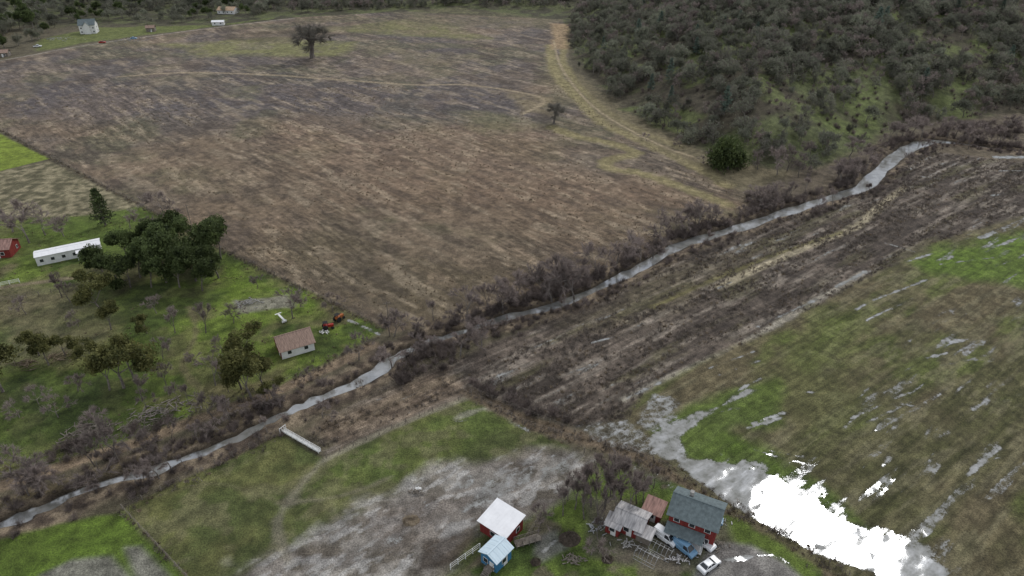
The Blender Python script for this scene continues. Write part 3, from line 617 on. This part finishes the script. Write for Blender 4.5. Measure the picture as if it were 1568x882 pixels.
# ---------------------------------------------------------------- buildings
def windows(p,L,W,h,ends=True,n=2,rows=1,hh=None,door=True,mf='white'):
    mf_=MB(); mg=MB(); md=MB()
    for r in range(rows):
        z=1.5+r*2.7
        for s in (-1,1):
            for i in range(n):
                x=-L/2+(i+.5)*L/n
                mf_.box((x,s*(W/2+.03),z),(1.15,.06,1.15)); mg.box((x,s*(W/2+.05),z),(.95,.06,.95))
            mf_.box((s*(L/2+.03),0 if r else W*.2,z),(.06,1.1,1.15)); mg.box((s*(L/2+.05),0 if r else W*.2,z),(.06,.9,.95))
    mf_.obj('window_frames',[mf],p); mg.obj('window_panes',['glass'],p)
    if door:
        md.box((-L/2-.035,-W*.2,1.02),(.07,1.0,2.04)); md.box((L*.1,-W/2-.03,1.02),(1.0,.06,2.04)); md.obj('door',[mf],p)
def gable(name,u,v,L,W,h,rh,yaw,wall,roof,over=.4,n=2,rows=1,win=True,roof2=None,mf='white'):
    p=place(name,u,v,yaw); m=MB(); a,b=L/2,W/2
    m.add([(-a,-b,-.4),(a,-b,-.4),(a,b,-.4),(-a,b,-.4),(-a,-b,h),(a,-b,h),(a,b,h),(-a,b,h),(-a,0,h+rh),(a,0,h+rh)],[(0,1,5,4),(2,3,7,6),(1,2,6,9,5),(3,0,4,8,7)]); m.obj('walls',[wall],p)
    s=rh/b; ze=h-over*s
    for nm,sg,rf in (('roof_front',-1,roof),('roof_back',1,roof2 or roof)):
        r=MB(); q=[(-a-over,sg*(b+over),ze+.02),(a+over,sg*(b+over),ze+.02),(a+over,0,h+rh+.02),(-a-over,0,h+rh+.02)]
        if sg>0: q=q[::-1]
        r.slab(q,.14); 
        for i in range(int(L/1.0)):
            x=-a+i*1.0
            r.tube((x,sg*(b+over),ze+.18),(x,sg*.05,h+rh+.17),.03,.03,4)
        r.obj(nm,[rf],p)
    r=MB(); r.box((0,0,h+rh+.18),(L+2*over,.3,.06)); r.obj('ridge_cap',[roof],p)
    if win: windows(p,L,W,h,n=n,rows=rows,mf=mf)
    return p
def shed(name,u,v,L,W,h,h2,yaw,wall,roof,over=.4,win=True):
    p=place(name,u,v,yaw); m=MB(); a,b=L/2,W/2
    m.add([(-a,-b,-.4),(a,-b,-.4),(a,b,-.4),(-a,b,-.4),(-a,-b,h),(a,-b,h),(a,b,h2),(-a,b,h2)],[(0,1,5,4),(2,3,7,6),(1,2,6,5),(3,0,4,7)]); m.obj('walls',[wall],p)
    s=(h2-h)/W; r=MB(); r.slab([(-a-over,-b-over,h-s*over+.02),(a+over,-b-over,h-s*over+.02),(a+over,b+over,h2+s*over+.02),(-a-over,b+over,h2+s*over+.02)],.12)
    for i in range(int(L/.8)): r.tube((-a+i*.8,-b-over,h-s*over+.15),(-a+i*.8,b+over,h2+s*over+.15),.025,.025,4)
    r.obj('roof',[roof],p)
    if win: windows(p,L,W,h,n=1,door=True)
    return p
p=shed('red_barn',768,812,6.0,5.2,2.9,3.6,-38,'red','whiteroof')
p=gable('blue_cabin',760,858,4.0,3.6,2.9,.8,50,'blue','bluesteel',over=.35,n=1)
m=MB(); m.box((-2.6,-.6,.9),(1.2,1.6,.12)); 
for i in range(4): m.box((-3.3-.25*i,-.6,.75-.2*i),(.25,1.4,.08))
for y in (-1.3,.1): m.tube((-3.1,y,-.1),(-3.1,y,1.9),.05,.05); m.tube((-3.1,y,1.8),(-2,y,1.8),.04,.04)
m.obj('stairs',['wood'],p)
p=gable('red_farmhouse',1062,808,8.4,6.6,5.2,1.9,-27,'red','shingle',over=.5,n=3,rows=2)
m=MB(); m.box((-1.5,1.0,7.0),(.7,.7,1.8)); m.obj('chimney',['stone'],p)
m=MB(); m.slab([(-4.4,-5.6,2.4),(2.6,-5.6,2.4),(2.6,-3.35,3.1),(-4.4,-3.35,3.1)],.12); m.obj('porch_roof',['shingle'],p)
m=MB()
for x in (-4.2,-1.9,.3,2.4): m.box((x,-5.4,1.2),(.14,.14,2.5))
m.box((-.9,-4.5,.2),(7.2,2.2,.2)); m.obj('porch',['white'],p)
gable('tin_roof_shed',965,806,5.5,4.6,2.5,.9,-30,'red','tin',n=1,mf='white')
shed('rusty_lean_to',1000,790,3.2,3.0,2.3,2.8,-30,'red','rust')
shed('small_shed',940,812,2.6,2.4,2.2,2.6,-30,'red','tin')
shed('tool_shed',986,826,2.6,2.0,1.9,2.2,-30,'wood','tin',win=False)
p=place('wooden_deck',808,830,20); m=MB(); m.box((0,0,.5),(5,1.6,.12))
for x in (-2.4,-1.2,0,1.2,2.4):
    for y in (-.75,.75): m.box((x,y,.7),(.1,.1,1.6))
for y in (-.75,.75): m.box((0,y,1.45),(5,.07,.1)); m.box((0,y,1.05),(5,.05,.08))
m.obj('planks_and_rails',['wood'],p)
p=gable('red_brown_barn',452,532,8.4,7.0,2.5,2.2,30,'red','brownroof',n=2)
m=MB(); m.box((0,-3.54,1.2),(8.3,.06,2.4)); m.obj('white_side',['white'],p)
p=gable('mobile_home',108,392,18,4.8,2.9,.5,30,'white','whiteroof',over=.2,n=6)
m=MB(); m.slab([(2,-4.6,2.3),(8,-4.6,2.3),(8,-2.5,2.6),(2,-2.5,2.6)],.1); 
for x in (2.2,7.8): m.box((x,-4.5,1.1),(.1,.1,2.4))
m.obj('awning',['whiteroof'],p)
gable('red_barn',2,388,9,7,3,1.8,10,'red','rust',n=2)
p=gable('white_victorian_house',138,50,11,9,6.4,3.4,15,'white','shingle',over=.5,n=4,rows=2)
m=MB(); m.add([(-2,-6,0),(2,-6,0),(2,-4.5,0),(-2,-4.5,0),(-2,-6,6.2),(2,-6,6.2),(2,-4.5,6.2),(-2,-4.5,6.2),(0,-6,8.6),(0,-1,8.6)],[(0,1,5,8,4),(1,2,6,5),(3,0,4,7)]); m.obj('bay',['white'],p)
m=MB(); m.slab([(-2.4,-6.3,5.9),(0,-6.3,8.65),(0,-1,8.65),(-2.4,-1,5.9)][::-1],.12); m.slab([(0,-6.3,8.65),(2.4,-6.3,5.9),(2.4,-1,5.9),(0,-1,8.65)][::-1],.12); m.obj('bay_roof',['shingle'],p)
gable('tan_roof_house',350,20,15,10,3,2.2,-8,'white','tanroof',n=4)
gable('farm_shed',335,38,9,5,2.6,.8,8,'white','whiteroof',n=2)
gable('brown_shed',232,48,6,5,3,1.4,10,'wood','brownroof',n=1)
gable('small_house',5,86,8,6,2.8,1.4,15,'wood','brownroof',n=2)
# ---------------------------------------------------------------- vehicles
def car(name,u,v,yaw,col='carwhite',kind='sedan'):
    p=place(name,u,v,yaw); W=1.8
    prof={'sedan':[(-2.2,.35),(-2.25,.75),(-2.1,.95),(-1.2,1.0),(.9,.95),(2.05,.8),(2.25,.6),(2.2,.35)],'van':[(-2.4,.4),(-2.45,1.05),(-2.3,1.15),(1.2,1.15),(2.1,1.0),(2.4,.75),(2.35,.4)],'pickup':[(-2.6,.45),(-2.6,1.0),(-.6,1.05),(1.0,1.05),(2.3,.98),(2.5,.7),(2.45,.45)]}[kind]
    m=MB(); n=len(prof); rows=[]
    vs=[]
    for y,ins in ((-W/2,0),(-W/2+.08,.06),(W/2-.08,.06),(W/2,0)):
        for x,z in prof: vs.append((x*(1 if ins else .985),y,z+(ins if z>.5 else -ins)))
    fs=[tuple(range(n)),tuple(range(4*n-1,3*n-1,-1))]
    for r in range(3):
        for i in range(n): j=(i+1)%n; fs.append((r*n+j,r*n+i,(r+1)*n+i,(r+1)*n+j))
    m.add(vs,fs); m.obj('body',[col],p)
    x0,x1,x2,x3,zt,zb={'sedan':(-1.75,-1.0,.3,1.05,1.45,.98),'van':(-2.35,-2.15,.9,1.6,2.0,1.15),'pickup':(-.75,-.55,.55,1.1,1.75,1.05)}[kind]
    g=MB(); a,b=W/2-.1,W/2-.28
    g.add([(x0,-a,zb),(x3,-a,zb),(x3,a,zb),(x0,a,zb),(x1,-b,zt),(x2,-b,zt),(x2,b,zt),(x1,b,zt)],[(0,1,5,4),(1,2,6,5),(2,3,7,6),(3,0,4,7)]); g.obj('windows',['glass'],p)
    r=MB(); r.add([(x1-.05,-b-.03,zt),(x2+.05,-b-.03,zt),(x2+.05,b+.03,zt),(x1-.05,b+.03,zt),(x1+.05,-b+.05,zt+.06),(x2-.05,-b+.05,zt+.06),(x2-.05,b-.05,zt+.06),(x1+.05,b-.05,zt+.06)],[(4,5,6,7),(0,1,5,4),(1,2,6,5),(2,3,7,6),(3,0,4,7),(3,2,1,0)])
    for s in (-1,1):
        r.tube((x0,s*a,zb),(x1,s*b,zt),.05,.05); r.tube((x3,s*a,zb),(x2,s*b,zt),.05,.05); xm=(x1+x2)/2; r.tube((xm,s*(a+.01),zb),(xm,s*(b+.01),zt),.05,.05)
    if kind=='van': r.box((-.9,0,1.55),(2.2,W-.22,.8))
    r.obj('roof_and_pillars',[col],p)
    t=MB()
    for x in (-1.4,1.4):
        for s in (-1,1): t.tube((x,s*(W/2-.2),.33),(x,s*(W/2+.02),.33),.34,.34,14)
    t.obj('wheels',['tyre'],p); l=MB(); 
    for s in (-.65,.65): l.box((prof[-1][0]+.02,s,.65),(.08,.3,.14))
    l.obj('headlights',['steel'],p)
    if kind=='pickup': b_=MB(); b_.box((-1.6,0,1.1),(1.7,1.4,.04)); b_.obj('load_bed',['tyre'],p)
car('white_car',1085,868,35); car('blue_van',1047,842,-50,'carblue','van'); car('white_camper_van',1018,826,-45,'carwhite','van'); car('pickup_truck',1075,832,-50,'carwhite','pickup')
car('parked_car',157,66,10,'redpaint'); car('parked_car',58,72,20,'carwhite','pickup'); car('parked_car',205,60,10,'carblue'); car('parked_car',1088,797,-20,'carblue')
def tractor(name,u,v,yaw,c='redpaint'):
    p=place(name,u,v,yaw); m=MB(); m.box((.6,0,1.0),(1.7,.7,.7)); m.box((-.7,0,1.1),(1.0,1.0,.5)); m.tube((.9,0,1.3),(.9,0,1.9),.05,.05); m.box((-.8,0,1.5),(.5,.5,.4)); m.obj('body',[c],p)
    t=MB()
    for s in (-1,1): t.tube((-.8,s*.55,.75),(-.8,s*.9,.75),.75,.75,14); t.tube((1.1,s*.45,.4),(1.1,s*.7,.4),.4,.4,12)
    t.obj('wheels',['tyre'],p)
    f=MB(); 
    for s in (-.5,.5): f.tube((-1.1,s,1.2),(-1.1,s,2.2),.04,.04); f.tube((.1,s,1.3),(-.2,s,2.2),.04,.04)
    f.box((-.65,0,2.22),(1.3,1.2,.06)); f.obj('canopy',['tyre'],p)
tractor('red_tractor',503,503,20); tractor('orange_tractor',520,490,60,'orange'); 
p=place('white_footbridge',461,680,0); a=Vector(G(434,662)+(0,)); b=Vector(G(490,694)+(0,)); d=b-a; yaw=math.atan2(d.y,d.x); p.rotation_euler=(0,0,yaw); c_=(a+b)/2; p.location=(c_.x,c_.y,hz(c_.x,c_.y)+.5); L=d.length
m=MB(); m.box((0,0,0),(L,.6,.14)); 
for s in (-.3,.3):
    m.box((0,s,.8),(L,.06,.07)); m.box((0,s,.42),(L,.05,.06)); m.box((0,s,.08),(L,.06,.3))
    for i in range(8): m.box((-L/2+L*i/7,s,.3),(.09,.09,1.1))
m.box((-L/2,0,1.1),(.1,1.6,.1)); m.box((-L/2,-.8,.3),(.12,.12,1.8)); m.box((-L/2,.8,.3),(.12,.12,1.8)); m.obj('deck_and_rails',['white'],p)
p=place('white_irrigation_trailer',432,490,-50); m=MB(); m.box((0,0,.8),(4.5,.5,.25)); m.box((-2.2,0,1.0),(.3,1.8,.15)); m.tube((1.5,-.6,.35),(1.5,.6,.35),.35,.35,10); m.obj('frame',['white'],p)
def fence(name,pts,step=3.0,h=1.3,m_='wood',rail=.03,pr=.07,rails=(.4,.8,1.15)):
    P=GP(pts); mb=MB(); prev=None
    for a,b in zip(P[:-1],P[1:]):
        last=b is P[-1]; a=np.array(a);b=np.array(b); n=max(int(np.linalg.norm(b-a)/step),1)
        for i in range(n+last):
            q=a+(b-a)*i/n; z=hz(*q); mb.box((q[0],q[1],z+h/2-.1),(pr*2,pr*2,h+.2))
            if prev is not None:
                for r in rails: mb.tube((prev[0],prev[1],prev[2]+r*h),(q[0],q[1],z+r*h),rail,rail,3)
            prev=(q[0],q[1],z)
    mb.obj(name,[m_])
fence('field_fence',[(-60,165),(0,198),(215,315),(360,391),(470,446),(590,503)],5,rail=.02)
fence('paddock_fence',[(500,702),(600,656),(722,605),(800,648),(880,675),(910,712)],3,rail=.02)
fence('paddock_fence',[(432,663),(330,712),(188,780),(285,884),(330,930)],3,rail=.02)
fence('boundary_fence',[(720,598),(880,664),(1000,706),(1100,764),(1270,862)],3,rail=.02)
fence('bank_fence',[(0,738),(60,718),(190,682),(290,642),(400,602),(480,567)],3.5,rail=.02)
fence('yard_fence',[(0,438),(30,432)],2.4,m_='white',rail=.05,rails=(.35,.65,.95)); fence('yard_fence',[(0,462),(60,452),(115,440)],3)
fence('yard_fence',[(690,872),(735,840)],1.6,m_='white',rail=.03); fence('yard_fence',[(800,835),(830,790),(900,755)],2.5)
for u,v,yaw in [(990,856,-35),(1012,846,-35)]:
    p=place('hoop_pen',u,v,yaw); m=MB()
    for i in range(6):
        x=-2+i*.8; pr=None
        for j in range(9):
            t=math.pi*j/8; q=(x,1.3*math.cos(t),1.7*math.sin(t)**.7)
            if pr: m.tube(pr,q,.03,.03,4)
            pr=q
    for z,y in ((1.7,0),(.9,1.2),(.9,-1.2),(.1,1.3),(.1,-1.3)): m.tube((-2,y,z),(2,y,z),.025,.025,4)
    m.obj('hoops',['steel'],p)
def logpile(name,u,v,n,sp,L,mt='wood',yaw=0,hh=.9):
    random.seed(n+int(u)); p=place(name,u,v,yaw); m=MB()
    for i in range(n):
        x=random.gauss(0,sp);y=random.gauss(0,sp*.45); z=max(.1,hh*math.exp(-(x*x)/(sp*sp*2)-(y*y)/(sp*sp*.5)))*random.random()+.1; t=random.gauss(.3,.9); l=L*random.uniform(.4,1)
        d=Vector((math.cos(t),math.sin(t),random.gauss(0,.15)))*l/2; c=Vector((x,y,z)); m.tube(c-d,c+d,random.uniform(.05,.16),random.uniform(.03,.1),5)
    m.obj('logs',[mt],p)
logpile('log_pile',138,660,90,2.6,3.0,'wood',yaw=15); logpile('brush_pile',245,632,120,4.0,2.6,'bark',yaw=20); logpile('lumber_pile',40,558,40,1.8,3,'straw'); logpile('scrap_pile',380,465,50,2.0,1.6,'stone',hh=1.2); logpile('lumber_pile',88,548,30,1.5,3,'straw')
logpile('scrap_pile',925,808,50,1.6,1.4,'steel'); logpile('scrap_pile',1090,835,40,1.3,1.3,'wood'); logpile('scrap_pile',1090,800,40,1.5,1.3,'tin'); logpile('scrap_pile',495,510,20,.8,1,'white'); logpile('fallen_branches',640,755,26,.9,1.0,'wood'); logpile('scrap_pile',90,60,60,6,2.5,'tin'); logpile('scrap_pile',200,62,60,7,2.5,'stone'); logpile('firewood_stack',880,858,50,1.2,1.0,'wood')
logpile('scrap_pile',1040,858,30,1.2,1.0,'tin'); logpile('scrap_pile',960,835,30,1.3,1.0,'stone')
def mound(name,u,v,r,h,mt,seed=1,ring=False):
    random.seed(seed); p=place(name,u,v,0); m=MB(); n=20; k=7; vs=[(0,0,h*(.3 if ring else 1))]
    for i in range(1,k+1):
        for j in range(n):
            t=6.283*j/n; rr=r*i/k*random.uniform(.9,1.1); f=math.cos(math.pi/2*i/k) if not ring else math.sin(math.pi*i/k)*.9
            vs.append((rr*math.cos(t)*1.2,rr*math.sin(t),h*f*random.uniform(.75,1.2)-.03))
    fs=[(0,1+j,1+(j+1)%n) for j in range(n)]
    for i in range(k-1):
        for j in range(n): a=1+i*n+j;b=1+i*n+(j+1)%n; fs.append((a,a+n,b+n,b))
    m.add(vs,fs); m.obj('mound',[mt],p)
    s=MB()
    for i in range(160):
        t=random.random()*6.28; q=r*random.random()**.5; c=Vector((math.cos(t)*q*1.2,math.sin(t)*q,h*.6)); a=rv().normalized()*.35; b=a.orthogonal().normalized()*.04; s.add([c-a-b,c-a+b,c+a],[(0,1,2)])
    s.obj('loose_stems',[mt],p)
mound('hay_pile',629,797,1.4,.5,'straw',2,True); mound('compost_heap',872,826,1.8,1.4,'dirt',3); mound('dirt_mound',930,858,.9,.8,'dirt',5)
mound('dirt_mound',820,862,.8,.5,'dirt',6)
random.seed(4); p=place('white_tarp',639,750,20); m=MB(); n=9; vs=[(x*.2-.8+random.gauss(0,.06),y*.13-.5+random.gauss(0,.06),.1+abs(random.gauss(0,.16))) for y in range(n) for x in range(n)]
m.add(vs,[(y*n+x,y*n+x+1,y*n+n+x+1,y*n+n+x) for y in range(n-1) for x in range(n-1) if (x-4)**2+(y-4)**2<18]); m.obj('sheet',['white'],p)
for u,v in [(293,345),(596,500)]:
    p=place('utility_pole',u,v,20); m=MB(); m.tube((0,0,-.3),(0,0,8),.14,.1,8); m.box((0,0,7.4),(1.8,.1,.12)); m.obj('pole',['wood'],p)
